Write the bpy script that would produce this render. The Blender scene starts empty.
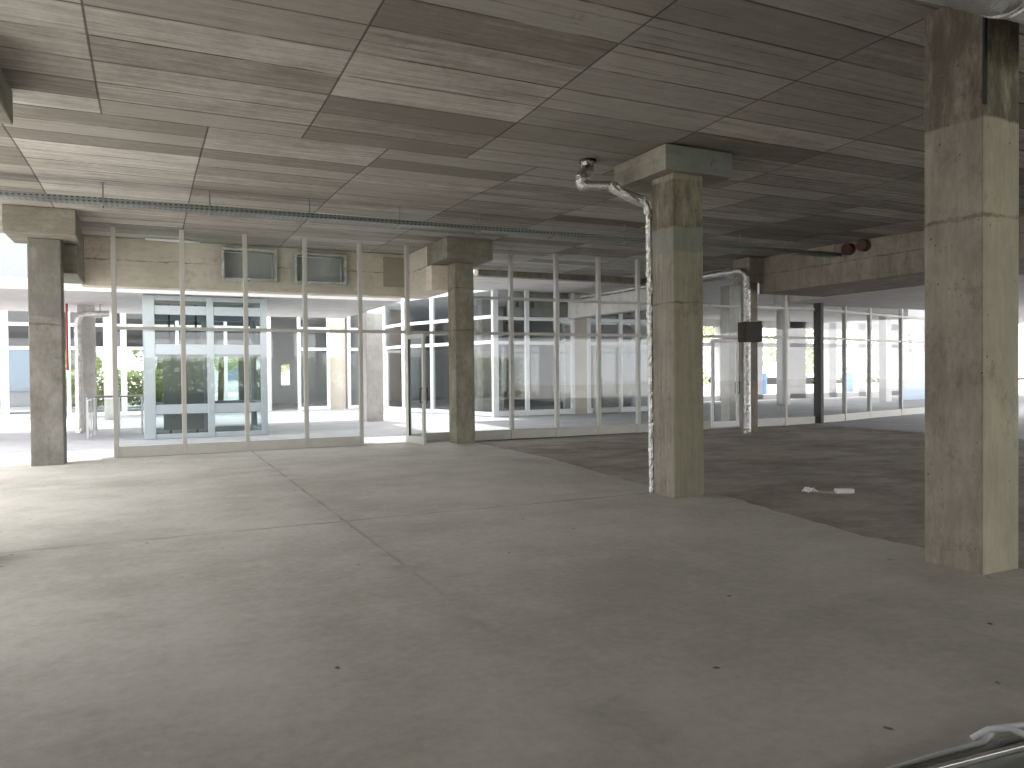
import bpy, bmesh, math, random
from mathutils import Vector, Matrix, noise as mnoise
random.seed(7)
S = bpy.context.scene
COL = S.collection
OFF = {}                                   # world offset of each parent

# ------------------------------------------------------------------ helpers
class MB:
    def __init__(self):
        self.bm = bmesh.new()
    def box(self, x0, x1, y0, y1, z0, z1):
        v = [self.bm.verts.new(p) for p in ((x0,y0,z0),(x1,y0,z0),(x1,y1,z0),(x0,y1,z0),(x0,y0,z1),(x1,y0,z1),(x1,y1,z1),(x0,y1,z1))]
        for f in ((3,2,1,0),(4,5,6,7),(0,1,5,4),(1,2,6,5),(2,3,7,6),(3,0,4,7)):
            self.bm.faces.new([v[i] for i in f])
        return self
    def obox(self, a, b, w, z0, z1, h=None):
        """upright box from plan point a to plan point b, thickness w"""
        a = Vector(a); b = Vector(b); d = (b-a).normalized(); n = Vector((-d.y, d.x))*w*.5
        c = [a+n*-1, b+n*-1, b+n, a+n]
        return self.prism(c, z0, z1)
    def prism(self, pts, z0, z1):
        lo = [self.bm.verts.new((p[0], p[1], z0)) for p in pts]
        hi = [self.bm.verts.new((p[0], p[1], z1)) for p in pts]
        n = len(pts)
        self.bm.faces.new(lo[::-1]); self.bm.faces.new(hi)
        for i in range(n):
            self.bm.faces.new((lo[i], lo[(i+1)%n], hi[(i+1)%n], hi[i]))
        return self
    def tube(self, pts, r, seg=12, rough=0.0, step=None, sd=0):
        pts = [Vector(p) for p in pts]
        if step:
            q = [pts[0]]
            for a, b in zip(pts, pts[1:]):
                k = max(1, int((b-a).length/step))
                q += [a.lerp(b, (i+1)/k) for i in range(k)]
            pts = q
        rings = []; up = None
        for i, p in enumerate(pts):
            d = (pts[min(i+1, len(pts)-1)] - pts[max(i-1, 0)]).normalized()
            if up is None:
                up = Vector((0,0,1)) if abs(d.z) < .9 else Vector((1,0,0))
            u = (up - d*up.dot(d)).normalized(); w = d.cross(u); up = u
            ring = []
            for k in range(seg):
                a = 2*math.pi*k/seg
                rr = r
                if rough:
                    rr += rough*mnoise.noise(Vector((math.cos(a)*2.2, math.sin(a)*2.2, i*.55+sd))) + rough*.7*mnoise.noise(Vector((math.cos(a)*5, math.sin(a)*5, i*1.7+sd+9)))
                ring.append(self.bm.verts.new(p + (u*math.cos(a) + w*math.sin(a))*rr))
            rings.append(ring)
        for a, b in zip(rings, rings[1:]):
            for k in range(seg):
                self.bm.faces.new((a[k], a[(k+1)%seg], b[(k+1)%seg], b[k]))
        self.bm.faces.new(rings[0][::-1]); self.bm.faces.new(rings[-1])
        return self
    def build(self, name, mat, parent=None, bevel=0, smooth=False):
        me = bpy.data.meshes.new(name)
        bmesh.ops.recalc_face_normals(self.bm, faces=self.bm.faces)
        off = OFF.get(parent.name, Vector()) if parent else Vector()
        for v in self.bm.verts: v.co -= off
        self.bm.to_mesh(me); self.bm.free()
        if smooth:
            for p in me.polygons: p.use_smooth = True
        me.materials.append(mat)
        o = bpy.data.objects.new(name, me); COL.objects.link(o)
        if parent: o.parent = parent; OFF[o.name] = off
        if bevel:
            m = o.modifiers.new('bevel', 'BEVEL'); m.width = bevel; m.segments = 2; m.limit_method = 'ANGLE'
        return o

def tag(o, label=None, cat=None, group=None, kind=None):
    if label: o['label'] = label
    if cat: o['category'] = cat
    if group: o['group'] = group
    if kind: o['kind'] = kind
    return o
def empty(name, loc, label, cat, group=None, kind=None):
    o = bpy.data.objects.new(name, None); COL.objects.link(o); o.location = loc; o.empty_display_size = .1
    OFF[o.name] = Vector(loc)
    return tag(o, label, cat, group, kind)

# ------------------------------------------------------------------ materials
class NT:
    def __init__(self, name):
        self.m = bpy.data.materials.new(name); self.m.use_nodes = True
        self.t = self.m.node_tree; self.t.nodes.clear()
        self.out = self.t.nodes.new('ShaderNodeOutputMaterial')
    def n(self, typ, **kw):
        nd = self.t.nodes.new(typ)
        for k, v in kw.items():
            if k.startswith('_'): setattr(nd, k[1:], v)
            else: nd.inputs[k.replace('__', ' ')].default_value = v
        return nd
    def l(self, a, b): self.t.links.new(a, b)
    def math(self, op, a, b=None, c=None, clamp=False):
        nd = self.t.nodes.new('ShaderNodeMath'); nd.operation = op; nd.use_clamp = clamp
        for i, x in enumerate((a, b, c)):
            if x is None: continue
            if isinstance(x, (int, float)): nd.inputs[i].default_value = x
            else: self.l(x, nd.inputs[i])
        return nd.outputs[0]
    def ss(self, x, lo, hi):
        nd = self.t.nodes.new('ShaderNodeMapRange'); nd.interpolation_type = 'SMOOTHSTEP'
        self.l(x, nd.inputs[0]); nd.inputs[1].default_value = lo; nd.inputs[2].default_value = hi
        return nd.outputs[0]
    def mix(self, f, a, b, blend='MIX'):
        nd = self.t.nodes.new('ShaderNodeMix'); nd.data_type = 'RGBA'; nd.blend_type = blend
        for sock, x in ((nd.inputs[0], f), (nd.inputs[6], a), (nd.inputs[7], b)):
            if isinstance(x, (int, float)): sock.default_value = x
            elif isinstance(x, tuple): sock.default_value = (*x, 1)
            else: self.l(x, sock)
        return nd.outputs[2]
    def noise(self, vec, scale, detail=4, rough=.6, mp=None, off=0):
        if mp:
            q = self.n('ShaderNodeMapping'); q.inputs['Scale'].default_value = mp; q.inputs['Location'].default_value = (off, off*.7, off*.3)
            self.l(vec, q.inputs[0]); vec = q.outputs[0]
        nd = self.n('ShaderNodeTexNoise', Scale=scale, Detail=detail, Roughness=rough)
        self.l(vec, nd.inputs['Vector'])
        return nd.outputs[0]
    def bsdf(self, col, rough=.9, metal=0, bump=None, bstr=.3, bdist=.01, spec=.3):
        b = self.n('ShaderNodeBsdfPrincipled', Roughness=rough, Metallic=metal)
        b.inputs['Specular IOR Level'].default_value = spec
        if isinstance(col, tuple): b.inputs['Base Color'].default_value = (*col, 1)
        else: self.l(col, b.inputs['Base Color'])
        if bump is not None:
            q = self.n('ShaderNodeBump', Strength=bstr, Distance=bdist); self.l(bump, q.inputs['Height']); self.l(q.outputs[0], b.inputs['Normal'])
        self.l(b.outputs[0], self.out.inputs[0])
        return b

def obj_xyz(t):
    tc = t.n('ShaderNodeTexCoord'); v = tc.outputs['Object']
    sp = t.n('ShaderNodeSeparateXYZ'); t.l(v, sp.inputs[0])
    return v, sp.outputs[0], sp.outputs[1], sp.outputs[2]

def plain(name, col, rough=.5, metal=0, var=.08, spec=.4):
    t = NT(name); v, x, y, z = obj_xyz(t)
    n = t.noise(v, 6, 3)
    c = t.mix(n, tuple(k*(1-var) for k in col), tuple(min(1, k*(1+var)) for k in col))
    t.bsdf(c, rough, metal, spec=spec)
    return t.m

def ceiling_mat():
    t = NT('board_marked_ceiling'); v, x, y, z = obj_xyz(t)
    far = t.math('GREATER_THAN', y, 8.98)
    offx = t.math('ADD', .41, t.math('MULTIPLY', far, -1.03))
    cx = t.math('DIVIDE', t.math('ADD', x, offx), 2.03)
    wob = t.math('MULTIPLY', t.math('SUBTRACT', t.noise(v, .7, 2), .5), .03)
    ry = t.math('DIVIDE', t.math('ADD', t.math('ADD', y, .02), wob), .5)
    ci = t.math('FLOOR', cx); ri = t.math('FLOOR', ry)
    comb = t.n('ShaderNodeCombineXYZ'); t.l(ci, comb.inputs[0]); t.l(ri, comb.inputs[1]); t.l(far, comb.inputs[2])
    wn = t.n('ShaderNodeTexWhiteNoise', _noise_dimensions='3D'); t.l(comb.outputs[0], wn.inputs['Vector'])
    sp = t.n('ShaderNodeSeparateColor'); t.l(wn.outputs['Color'], sp.inputs[0])
    tone, edgeR, hue = sp.outputs[0], sp.outputs[1], sp.outputs[2]
    # the smooth strip between two joints in the near bay shows few boards
    smooth = t.math('MULTIPLY', t.math('COMPARE', ci, 2.0, .1), t.math('SUBTRACT', 1, far))
    grain = t.noise(v, 1, 6, .7, (1.2, 26, 1))
    grain2 = t.noise(v, 1, 5, .7, (.5, 9, 1), 5)
    blot = t.noise(v, 1.3, 6, .65)
    f = t.math('MULTIPLY_ADD', tone, .5, t.math('MULTIPLY', grain, .5))
    f = t.math('ADD', f, t.math('MULTIPLY', grain2, .5)); f = t.math('ADD', f, t.math('MULTIPLY_ADD', blot, .35, t.math('MULTIPLY', t.math('SUBTRACT', t.noise(v, 9, 8, .8), .5), .35)))
    f = t.ss(f, .64, 1.42)
    base = t.mix(f, (.205, .186, .16), (.64, .605, .56))
    dark = t.math('MULTIPLY', t.math('GREATER_THAN', tone, .76), .6)
    dark = t.math('MULTIPLY', dark, t.math('SUBTRACT', 1, smooth))
    base = t.mix(dark, base, t.mix(hue, (.19, .17, .14), (.24, .228, .2)))
    base = t.mix(t.math('MULTIPLY', smooth, .6), base, t.mix(blot, (.22, .205, .18), (.34, .32, .29)))
    # stains
    st = t.ss(t.noise(v, 2.6, 8, .75, None), .62, .72)
    base = t.mix(t.math('MULTIPLY', st, .5), base, (.12, .10, .07))
    sk = t.ss(t.noise(v, 1, 6, .75, (2.2, 34, 1), 21), .54, .74)
    base = t.mix(t.math('MULTIPLY', sk, .45), base, (.12, .10, .08))
    # lines between boards, of uneven strength, and the straight joints
    fy = t.math('FRACT', ry); dy = t.math('MULTIPLY', t.math('MINIMUM', fy, t.math('SUBTRACT', 1, fy)), .5)
    brk = t.ss(t.noise(v, 1, 3, .6, (1.1, 3, 1), 3), .3, .5)
    ly = t.math('MULTIPLY', t.math('SUBTRACT', 1, t.ss(dy, .005, .018)), t.math('MULTIPLY', brk, t.math('MULTIPLY_ADD', edgeR, .5, .45)))
    fx = t.math('FRACT', cx); dx = t.math('MULTIPLY', t.math('MINIMUM', fx, t.math('SUBTRACT', 1, fx)), 2.03)
    lx = t.math('MULTIPLY', t.math('SUBTRACT', 1, t.ss(dx, .004, .015)), .75)
    ty = t.math('MULTIPLY', y, 1/.125); fty = t.math('FRACT', t.math('ADD', ty, t.math('MULTIPLY', wob, 6)))
    dty = t.math('MINIMUM', fty, t.math('SUBTRACT', 1, fty))
    lt = t.math('MULTIPLY', t.math('SUBTRACT', 1, t.ss(dty, .02, .09)), t.math('MULTIPLY', t.ss(t.noise(v, 1, 3, .6, (.8, 5, 1), 8), .5, .66), .5))
    line = t.math('MAXIMUM', t.math('MAXIMUM', ly, lx), lt)
    col = t.mix(line, base, (.045, .038, .03))
    h = t.math('SUBTRACT', t.math('MULTIPLY_ADD', grain, .3, t.math('MULTIPLY', tone, .25)), line)
    t.bsdf(col, .92, 0, h, .45, .012, .2)
    return t.m

def concrete(name, lo, hi, grain=(9, 9, .5), bands=(), stain=None, streak=.6, line_z=None, pits=.5, seed=0., tint=None, boards=None):
    """bands: (z0, z1, colour, strength) patches of a different pour; line_z: pour joints at heights"""
    t = NT(name); v, x, y, z = obj_xyz(t)
    g = t.noise(v, 1, 6, .7, tuple(k*3 for k in grain), seed)
    g2 = t.noise(v, 1, 4, .6, grain, seed+4)
    b = t.noise(v, 1.6, 6, .65, (1, 1, 1), seed+2)
    f = t.math('ADD', t.math('MULTIPLY', g, streak), t.math('ADD', t.math('MULTIPLY', g2, .5), t.math('MULTIPLY', b, .9)))
    f = t.ss(f, .55+.25*streak, 1.15+.5*streak)
    c = t.mix(f, lo, hi)
    gr = t.ss(t.noise(v, 7, 9, .78, (1, 1, .7), seed+17), .50, .68)
    c = t.mix(t.math('MULTIPLY', gr, .38*pits/.5 if pits < .6 else .42), c, tuple(k*.55 for k in lo))
    if tint:                                    # greenish back-window light painted into the colour of faces turned to -y
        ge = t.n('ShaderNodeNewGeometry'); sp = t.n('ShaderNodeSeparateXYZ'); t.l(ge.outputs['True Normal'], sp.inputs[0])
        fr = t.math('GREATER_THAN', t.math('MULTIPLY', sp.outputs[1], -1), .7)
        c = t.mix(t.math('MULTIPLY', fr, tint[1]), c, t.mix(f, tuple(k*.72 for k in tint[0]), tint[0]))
    nz = t.math('ADD', z, t.math('MULTIPLY', t.math('SUBTRACT', t.noise(v, 3, 5, .7, (1, 1, 1), seed+1), .5), .12))
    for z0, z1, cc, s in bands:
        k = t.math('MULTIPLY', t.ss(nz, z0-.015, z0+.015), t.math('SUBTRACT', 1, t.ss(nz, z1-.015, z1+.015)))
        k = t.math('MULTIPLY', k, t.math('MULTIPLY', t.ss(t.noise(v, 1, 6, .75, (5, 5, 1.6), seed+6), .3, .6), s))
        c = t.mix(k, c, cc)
    lines = None
    for zz in (line_z or ()):
        k = t.math('SUBTRACT', 1, t.ss(t.math('ABSOLUTE', t.math('SUBTRACT', nz, zz)), .004, .02))
        lines = k if lines is None else t.math('MAXIMUM', lines, k)
    if boards:                                  # horizontal board lines
        fz = t.math('FRACT', t.math('DIVIDE', nz, boards)); k = t.math('SUBTRACT', 1, t.ss(t.math('MINIMUM', fz, t.math('SUBTRACT', 1, fz)), .01, .05))
        k = t.math('MULTIPLY', k, .6)
        lines = k if lines is None else t.math('MAXIMUM', lines, k)
    if lines is not None: c = t.mix(t.math('MULTIPLY', lines, t.math('MULTIPLY', t.ss(t.noise(v, 1, 5, .7, (4, 4, 4), seed+13), .35, .6), .6)), c, (.07, .06, .045))
    if stain:
        s = t.ss(t.noise(v, 2.2, 8, .78, (1, 1, .6), seed+11), .56, .70)
        c = t.mix(t.math('MULTIPLY', s, stain[1]), c, stain[0])
    vo = t.n('ShaderNodeTexVoronoi', Scale=13.); t.l(v, vo.inputs['Vector'])
    pt = t.math('MULTIPLY', t.math('SUBTRACT', 1, t.ss(t.math('ADD', vo.outputs['Distance'], t.math('MULTIPLY', t.noise(v, 40, 3), .12)), .10, .2)), t.ss(t.noise(v, 2.5, 3, .5, (1, 1, 1), seed+3), .48, .58))
    c = t.mix(t.math('MULTIPLY', pt, pits), c, (.06, .05, .04))
    h = t.math('SUBTRACT', g, t.math('MULTIPLY', pt, .7))
    if lines is not None: h = t.math('SUBTRACT', h, lines)
    t.bsdf(c, .9, 0, h, .5, .01, .2)
    return t.m

def screed_mat():
    t = NT('cement_screed'); v, x, y, z = obj_xyz(t)
    a = t.noise(v, .35, 5, .6); b = t.noise(v, 1.6, 7, .65); c3 = t.noise(v, 14, 6, .7)
    sw = t.noise(v, 1, 5, .65, (.5, 2.2, 1), 2)
    f = t.math('ADD', t.math('MULTIPLY', a, .9), t.math('ADD', t.math('MULTIPLY', b, .45), t.math('ADD', t.math('MULTIPLY', c3, .4), t.math('MULTIPLY', sw, .2))))
    f = t.ss(f, .74, 1.2)
    c = t.mix(f, (.365, .347, .30), (.55, .527, .475))
    wx = t.math('MULTIPLY', t.math('SUBTRACT', t.noise(v, 2.2, 5, .7), .5), .09)
    jx = t.math('ABSOLUTE', t.math('ADD', t.math('SUBTRACT', x, 1.83), wx))
    jy = t.math('ABSOLUTE', t.math('ADD', t.math('SUBTRACT', y, 7.95), t.math('MULTIPLY', wx, 2)))
    fade = t.ss(t.noise(v, 1.1, 4, .6), .3, .6)
    jxs = t.math('MULTIPLY', t.math('SUBTRACT', 1, t.ss(jx, .004, .035)), t.math('MULTIPLY', fade, t.math('MULTIPLY', t.ss(y, 4., 7.), .55)))
    jys = t.math('MULTIPLY', t.math('SUBTRACT', 1, t.ss(jy, .004, .05)), t.math('MULTIPLY', fade, .5))
    rub = t.math('MULTIPLY', t.math('SUBTRACT', 1, t.ss(jx, .0, .35)), t.math('MULTIPLY', t.ss(b, .45, .65), .35))
    c = t.mix(t.math('MAXIMUM', t.math('MAXIMUM', jxs, jys), rub), c, (.13, .12, .10))
    vo = t.n('ShaderNodeTexVoronoi', _voronoi_dimensions='2D', Scale=1.05); t.l(v, vo.inputs['Vector'])
    w = t.math('ADD', vo.outputs['Distance'], t.math('MULTIPLY', t.math('SUBTRACT', t.noise(v, 26, 3), .5), .09))
    sp = t.n('ShaderNodeSeparateColor'); t.l(vo.outputs['Color'], sp.inputs[0])
    spot = t.math('MULTIPLY', t.math('SUBTRACT', 1, t.ss(w, .004, .022)), t.math('GREATER_THAN', sp.outputs[0], .55))
    c = t.mix(t.math('MULTIPLY', spot, .85), c, (.05, .045, .04))
    t.bsdf(c, .8, 0, t.math('ADD', c3, t.math('MULTIPLY', b, .8)), .12, .01, .3)
    return t.m

def slab_mat():
    t = NT('rough_bare_slab'); v, x, y, z = obj_xyz(t)
    a = t.noise(v, .5, 5, .6); b = t.noise(v, 1, 8, .72, (1.3, 2.4, 1)); c3 = t.noise(v, 18, 6, .75)
    f = t.ss(t.math('ADD', a, t.math('ADD', b, t.math('MULTIPLY', c3, .4))), .85, 1.55)
    c = t.mix(f, (.20, .174, .145), (.43, .385, .335))
    t.bsdf(c, .88, 0, t.math('ADD', b, c3), .4, .015, .25)
    return t.m

def foil_mat(name, col=(.78, .77, .75), rough=.22):
    t = NT(name); v, x, y, z = obj_xyz(t)
    n = t.noise(v, 22, 5, .7); n2 = t.noise(v, 70, 3, .6)
    c = t.mix(n, tuple(k*.8 for k in col), col)
    t.bsdf(c, rough, 1, t.math('ADD', n, t.math('MULTIPLY', n2, .4)), .8, .02)
    return t.m

def glass_mat(name, tint=(.95, .97, .965), refl=1.0):
    t = NT(name); v, x, y, z = obj_xyz(t)
    tr = t.n('ShaderNodeBsdfTransparent'); tr.inputs[0].default_value = (*tint, 1)
    gl = t.n('ShaderNodeBsdfGlossy', Roughness=.02)
    fr = t.n('ShaderNodeLayerWeight', Blend=.5); ge = t.n('ShaderNodeNewGeometry')
    f5 = t.math('MULTIPLY_ADD', t.math('POWER', fr.outputs['Facing'], 4.), .9, .06)          # one two-sided sheet: reflect on the outer faces only
    ff = t.math('MULTIPLY', f5, t.math('SUBTRACT', 1, ge.outputs['Backfacing']))
    smear = t.math('MULTIPLY', t.noise(v, 1.5, 4), .1)
    mx = t.n('ShaderNodeMixShader'); t.l(t.math('MULTIPLY', ff, t.math('ADD', refl-.05, smear)), mx.inputs[0])
    t.l(tr.outputs[0], mx.inputs[1]); t.l(gl.outputs[0], mx.inputs[2]); t.l(mx.outputs[0], t.out.inputs[0])
    return t.m

def leaf_mat(name, a, b):
    t = NT(name); tc = t.n('ShaderNodeTexCoord')
    n = t.noise(tc.outputs['Object'], 2.3, 3)
    c = t.mix(n, a, b)
    d = t.n('ShaderNodeBsdfDiffuse'); tl = t.n('ShaderNodeBsdfTranslucent'); t.l(c, d.inputs[0]); t.l(c, tl.inputs[0])
    mx = t.n('ShaderNodeMixShader'); mx.inputs[0].default_value = .45
    t.l(d.outputs[0], mx.inputs[1]); t.l(tl.outputs[0], mx.inputs[2]); t.l(mx.outputs[0], t.out.inputs[0])
    return t.m

def perforated_mat():
    t = NT('galvanised_perforated_steel'); v, x, y, z = obj_xyz(t)
    fx = t.math('ABSOLUTE', t.math('SUBTRACT', t.math('FRACT', t.math('MULTIPLY', x, 14)), .5))
    ge = t.n('ShaderNodeNewGeometry'); sp = t.n('ShaderNodeSeparateXYZ'); t.l(ge.outputs['True Normal'], sp.inputs[0])
    hole = t.math('MULTIPLY', t.math('LESS_THAN', fx, .25), t.math('LESS_THAN', t.math('ABSOLUTE', t.math('SUBTRACT', t.math('FRACT', t.math('MULTIPLY', t.math('ADD', y, z), 22)), .5)), .22))
    c = t.mix(t.math('MULTIPLY', hole, .8), t.mix(t.noise(v, 9, 3), (.15, .16, .15), (.25, .265, .25)), (.03, .03, .03))
    t.bsdf(c, .45, .6)
    return t.m

M = {
 'ceil': ceiling_mat(), 'screed': screed_mat(), 'slab': slab_mat(),
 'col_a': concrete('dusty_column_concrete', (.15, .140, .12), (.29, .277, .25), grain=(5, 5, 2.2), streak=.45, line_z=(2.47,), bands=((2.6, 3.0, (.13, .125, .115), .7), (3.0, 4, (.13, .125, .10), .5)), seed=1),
 'col_b': concrete('ochre_column_concrete', (.19, .172, .13), (.39, .36, .285), grain=(5, 5, 2.2), streak=.4, stain=((.13, .11, .07), .35), line_z=(2.5, 3.41), pits=.8, seed=3),
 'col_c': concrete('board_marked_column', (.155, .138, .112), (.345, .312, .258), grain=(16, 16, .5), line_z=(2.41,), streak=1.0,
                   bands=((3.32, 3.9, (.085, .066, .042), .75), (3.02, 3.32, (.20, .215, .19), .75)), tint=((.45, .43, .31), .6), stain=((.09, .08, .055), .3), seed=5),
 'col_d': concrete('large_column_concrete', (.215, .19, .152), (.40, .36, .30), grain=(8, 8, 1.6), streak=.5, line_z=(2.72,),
                   bands=((3.45, 4.4, (.085, .072, .055), .8),), tint=((.64, .60, .45), .75), stain=((.12, .095, .06), .4), pits=.9, seed=8),  # tint lightens the front face as if lit from the back windows
 'cap': concrete('capital_concrete', (.17, .16, .125), (.30, .285, .235), grain=(1.5, 1.5, 7), stain=((.10, .09, .06), .4), seed=12),
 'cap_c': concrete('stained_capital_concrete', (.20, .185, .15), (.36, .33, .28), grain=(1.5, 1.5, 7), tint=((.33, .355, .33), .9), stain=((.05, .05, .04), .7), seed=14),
 'beam': concrete('beige_beam_concrete', (.64, .565, .465), (.82, .75, .655), grain=(1.2, 1.2, 9), stain=((.36, .29, .21), .6), line_z=(3.93,), pits=.4, seed=17),
 'beam_r': concrete('grey_beam_concrete', (.22, .192, .158), (.42, .375, .32), grain=(5, 5, 1.2), line_z=(3.95,), stain=((.15, .13, .10), .4), seed=21),
 'back': concrete('rear_concrete', (.44, .42, .39), (.62, .60, .57), grain=(3, 3, 1.2), seed=25, stain=((.28, .26, .23), .4)),
 'beige': concrete('beige_plaster', (.55, .49, .41), (.68, .62, .54), grain=(2, 2, 1), streak=.3, seed=27, pits=.3),
 'plaster': concrete('pale_plaster', (.58, .55, .535), (.72, .70, .685), grain=(1, 5, 1), streak=.3, pits=.1, seed=29),
 'paving': concrete('pale_floor', (.38, .38, .39), (.50, .50, .51), grain=(.6, 1.5, 1), streak=.4, pits=.1, seed=31),
 'greywall': plain('grey_wall_paint', (.70, .695, .69), .8),
 'dark': plain('dark_interior', (.05, .048, .045), .8),
 'alu': plain('brushed_aluminium_frame', (.46, .45, .41), .42, .15),
 'white': plain('white_frame_paint', (.80, .80, .81), .4),
 'liftgrey': plain('blue_grey_steel_paint', (.42, .46, .49), .45),
 'steel': plain('stainless_steel', (.6, .6, .6), .3, .9),
 'dsteel': plain('dark_steel', (.06, .058, .055), .5, .3),
 'patch': plain('grey_mortar_patch', (.40, .365, .30), .9), 'loggia': plain('loggia_grey', (.24, .235, .23), .8), 'damper': plain('dull_grey_sheet', (.55, .55, .54), .6), 'galv': plain('galvanised_sheet', (.26, .27, .26), .45, .7, .15),
 'tray': perforated_mat(), 'foil': foil_mat('aluminium_foil', (.66, .65, .62), .27), 'foil_d': foil_mat('large_duct_foil', (.62, .63, .6), .3),
 'rust': plain('rusty_brown_steel', (.10, .055, .038), .8), 'brown': plain('dark_brown_box', (.045, .036, .028), .7),
 'red': plain('red_pipe_paint', (.45, .10, .08), .5),
 'glass': glass_mat('clear_pane'), 'glass_g': glass_mat('green_lift_pane', (.86, .89, .89)), 'glass_b': glass_mat('dusty_rear_pane', (.88, .90, .90)),
 'black': plain('black_rubber', (.02, .02, .02), .6), 'cable': plain('grey_cable', (.62, .64, .64), .4),
 'paper': plain('white_scrap', (.88, .87, .82), .7), 'strip': plain('beige_strip', (.40, .35, .30), .7), 'blue': plain('blue_plastic', (.06, .22, .65), .4),
 'panelblue': plain('pale_blue_panel', (.34, .47, .62), .4),
 'bark': plain('bark', (.12, .09, .06), .9),
 'leaf1': leaf_mat('green_leaves', (.32, .38, .20), (.58, .64, .42)), 'leaf2': leaf_mat('yellow_green_leaves', (.36, .42, .20), (.64, .69, .42)),
 'ground': plain('outdoor_ground', (.64, .62, .585), .9), 'slate': plain('slate_grey_render', (.27, .285, .315), .8), 'bwall': plain('white_building_render', (.72, .74, .76), .8), 'bwin': plain('building_window_glass', (.20, .27, .34), .2),
}
CEIL = 4.38
# ------------------------------------------------------------------ camera
F = 760.0
pitch, roll, yaw = math.atan(12/F), .009, math.atan(362/F)
fw = Vector((math.sin(yaw)*math.cos(pitch), math.cos(yaw)*math.cos(pitch), -math.sin(pitch)))
rt = Vector((math.cos(yaw), -math.sin(yaw), 0)); up = rt.cross(fw)
r2 = rt*math.cos(roll) - up*math.sin(roll); u2 = rt*math.sin(roll) + up*math.cos(roll)
cam = bpy.data.cameras.new('camera'); cam.sensor_width = 36; cam.lens = F/1024*36; cam.clip_end = 400
co = bpy.data.objects.new('camera', cam); COL.objects.link(co)
mat = Matrix((r2, u2, -fw)).transposed().to_4x4(); mat.translation = Vector((0, 0, 1.55))
co.matrix_world = mat; S.camera = co

# ------------------------------------------------------------------ the setting
def st(name, mb, m, label=None, **k):
    o = mb.build(name, m, **k); o['kind'] = 'structure'
    if label: o['label'] = label
    return o
EDGE = [(6.45, 16.2), (6.45, 15.4), (6.46, 12), (6.2, 10), (6.05, 8.6), (6.4, 7.3), (6.32, 6.9), (6.1, 5.85), (5.97, 5.), (6.0, 4.4), (6.05, 3), (6.0, 0), (6.0, -7)]
ed = []
for (xa, ya), (xb, yb) in zip(EDGE, EDGE[1:]):
    k = max(2, int((ya-yb)/.07))
    for i in range(k):
        q = i/k; yy = ya+(yb-ya)*q
        ed.append((xa+(xb-xa)*q + .06*mnoise.noise(Vector((0, yy*2.3, 1))) + .05*mnoise.noise(Vector((3, yy*7, 1))), yy))
ed.append((6.0, -7))
st('floor', MB().prism([(-3.5, -7)] + ed[::-1] + [(-3.5, 16.2)], -.3, 0), M['screed'], 'pale grey cement screed floor of the hall')
st('floor_slab', MB().box(5.4, 17.05, -7, 16.35, -.35, -.035), M['slab'], 'darker rough bare slab right of the ragged screed edge')
st('floor_passage', MB().box(-30, 17.05, 16.2, 60, -.3, -.004).box(17.05, 60, 16.35, 60, -.3, -.006), M['paving'], 'pale floor beyond the glass front')
st('floor_side', MB().box(17.05, 60, -7, 16.35, -.3, -.005), M['paving'], 'pale lit floor behind the right concrete beam')
SAG = .125
def zc(y): return CEIL - SAG*math.exp(-((y-8.2)/2.6)**2)          # the slab sags a little along the middle column row
cm = MB()
def slab(x0, x1, ys):
    P = [[cm.bm.verts.new((x, y, z)) for x in (x0, x1)] for y in ys for z in (zc(y), 4.75)]
    n = len(ys)
    for i in range(n-1):
        a, b, c, d = P[2*i], P[2*i+2], P[2*i+1], P[2*i+3]
        for q in ((a[0], a[1], b[1], b[0]), (c[0], d[0], d[1], c[1]), (a[0], b[0], d[0], c[0]), (a[1], c[1], d[1], b[1])): cm.bm.faces.new(q)
    for i in (0, n-1): cm.bm.faces.new((P[2*i][0], P[2*i][1], P[2*i+1][1], P[2*i+1][0]))
slab(-3.5, 6.2, [-7+24.9*i/60 for i in range(61)]); slab(6.2, 14.045, [-7+26.4*i/60 for i in range(61)]); slab(14.045, 16.3, [14.81, 17, 19.4])
st('ceiling', cm, M['ceil'], 'board-marked bare concrete ceiling')
st('ceiling_rear', MB().box(8.5, 14.52, 19.4, 24.4, CEIL+.02, 4.75), M['plaster'], 'pale rear ceiling beyond the glass front')
st('trim_1', MB().box(8.2, 14.04, 19.3, 19.6, 4.22, CEIL+.01), M['beam_r'], 'dark downstand edge of the ceiling behind the glass front')
st('ceiling_canopy', MB().box(-1.22, 6.2, 20.0, 26.8, 3.5, 3.75).box(-14, -1.22, 20, 26.8, 3.5, 3.75), M['plaster'], 'low pale soffit over the passage')
st('ceiling_side', MB().box(16.31, 27, -7, 16.6, 3.45, 3.8), M['plaster'], 'pale low ceiling behind the right beam')
st('ceiling_annex', MB().box(14.52, 46, 16.6, 30.6, 4.1, 4.5), M['plaster'], 'pale ceiling of the room behind the right glazing')
wl = MB(); wl.box(-3.5, -3.2, -7, 5.0, 0, CEIL)
wl.box(-3.5, -3.2, 5.0, 17.9, 4.25, CEIL)  # unseen opening, placed and sized to fill the hall with daylight
st('wall_left', wl, M['beam_r'], 'bare concrete left wall with a long opening')
wb = MB()
for x0 in (-3.5, -1.2, 5.6, 13.6): wb.box(x0, x0+1.0, -7.3, -7, 0, CEIL)
wb.box(-3.5, 17, -7.3, -7, 0, .7).box(-3.5, 17, -7.3, -7, 3.6, CEIL)
st('wall_back', wb, M['beam_r'], 'concrete wall behind the camera with wide window openings')
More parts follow.
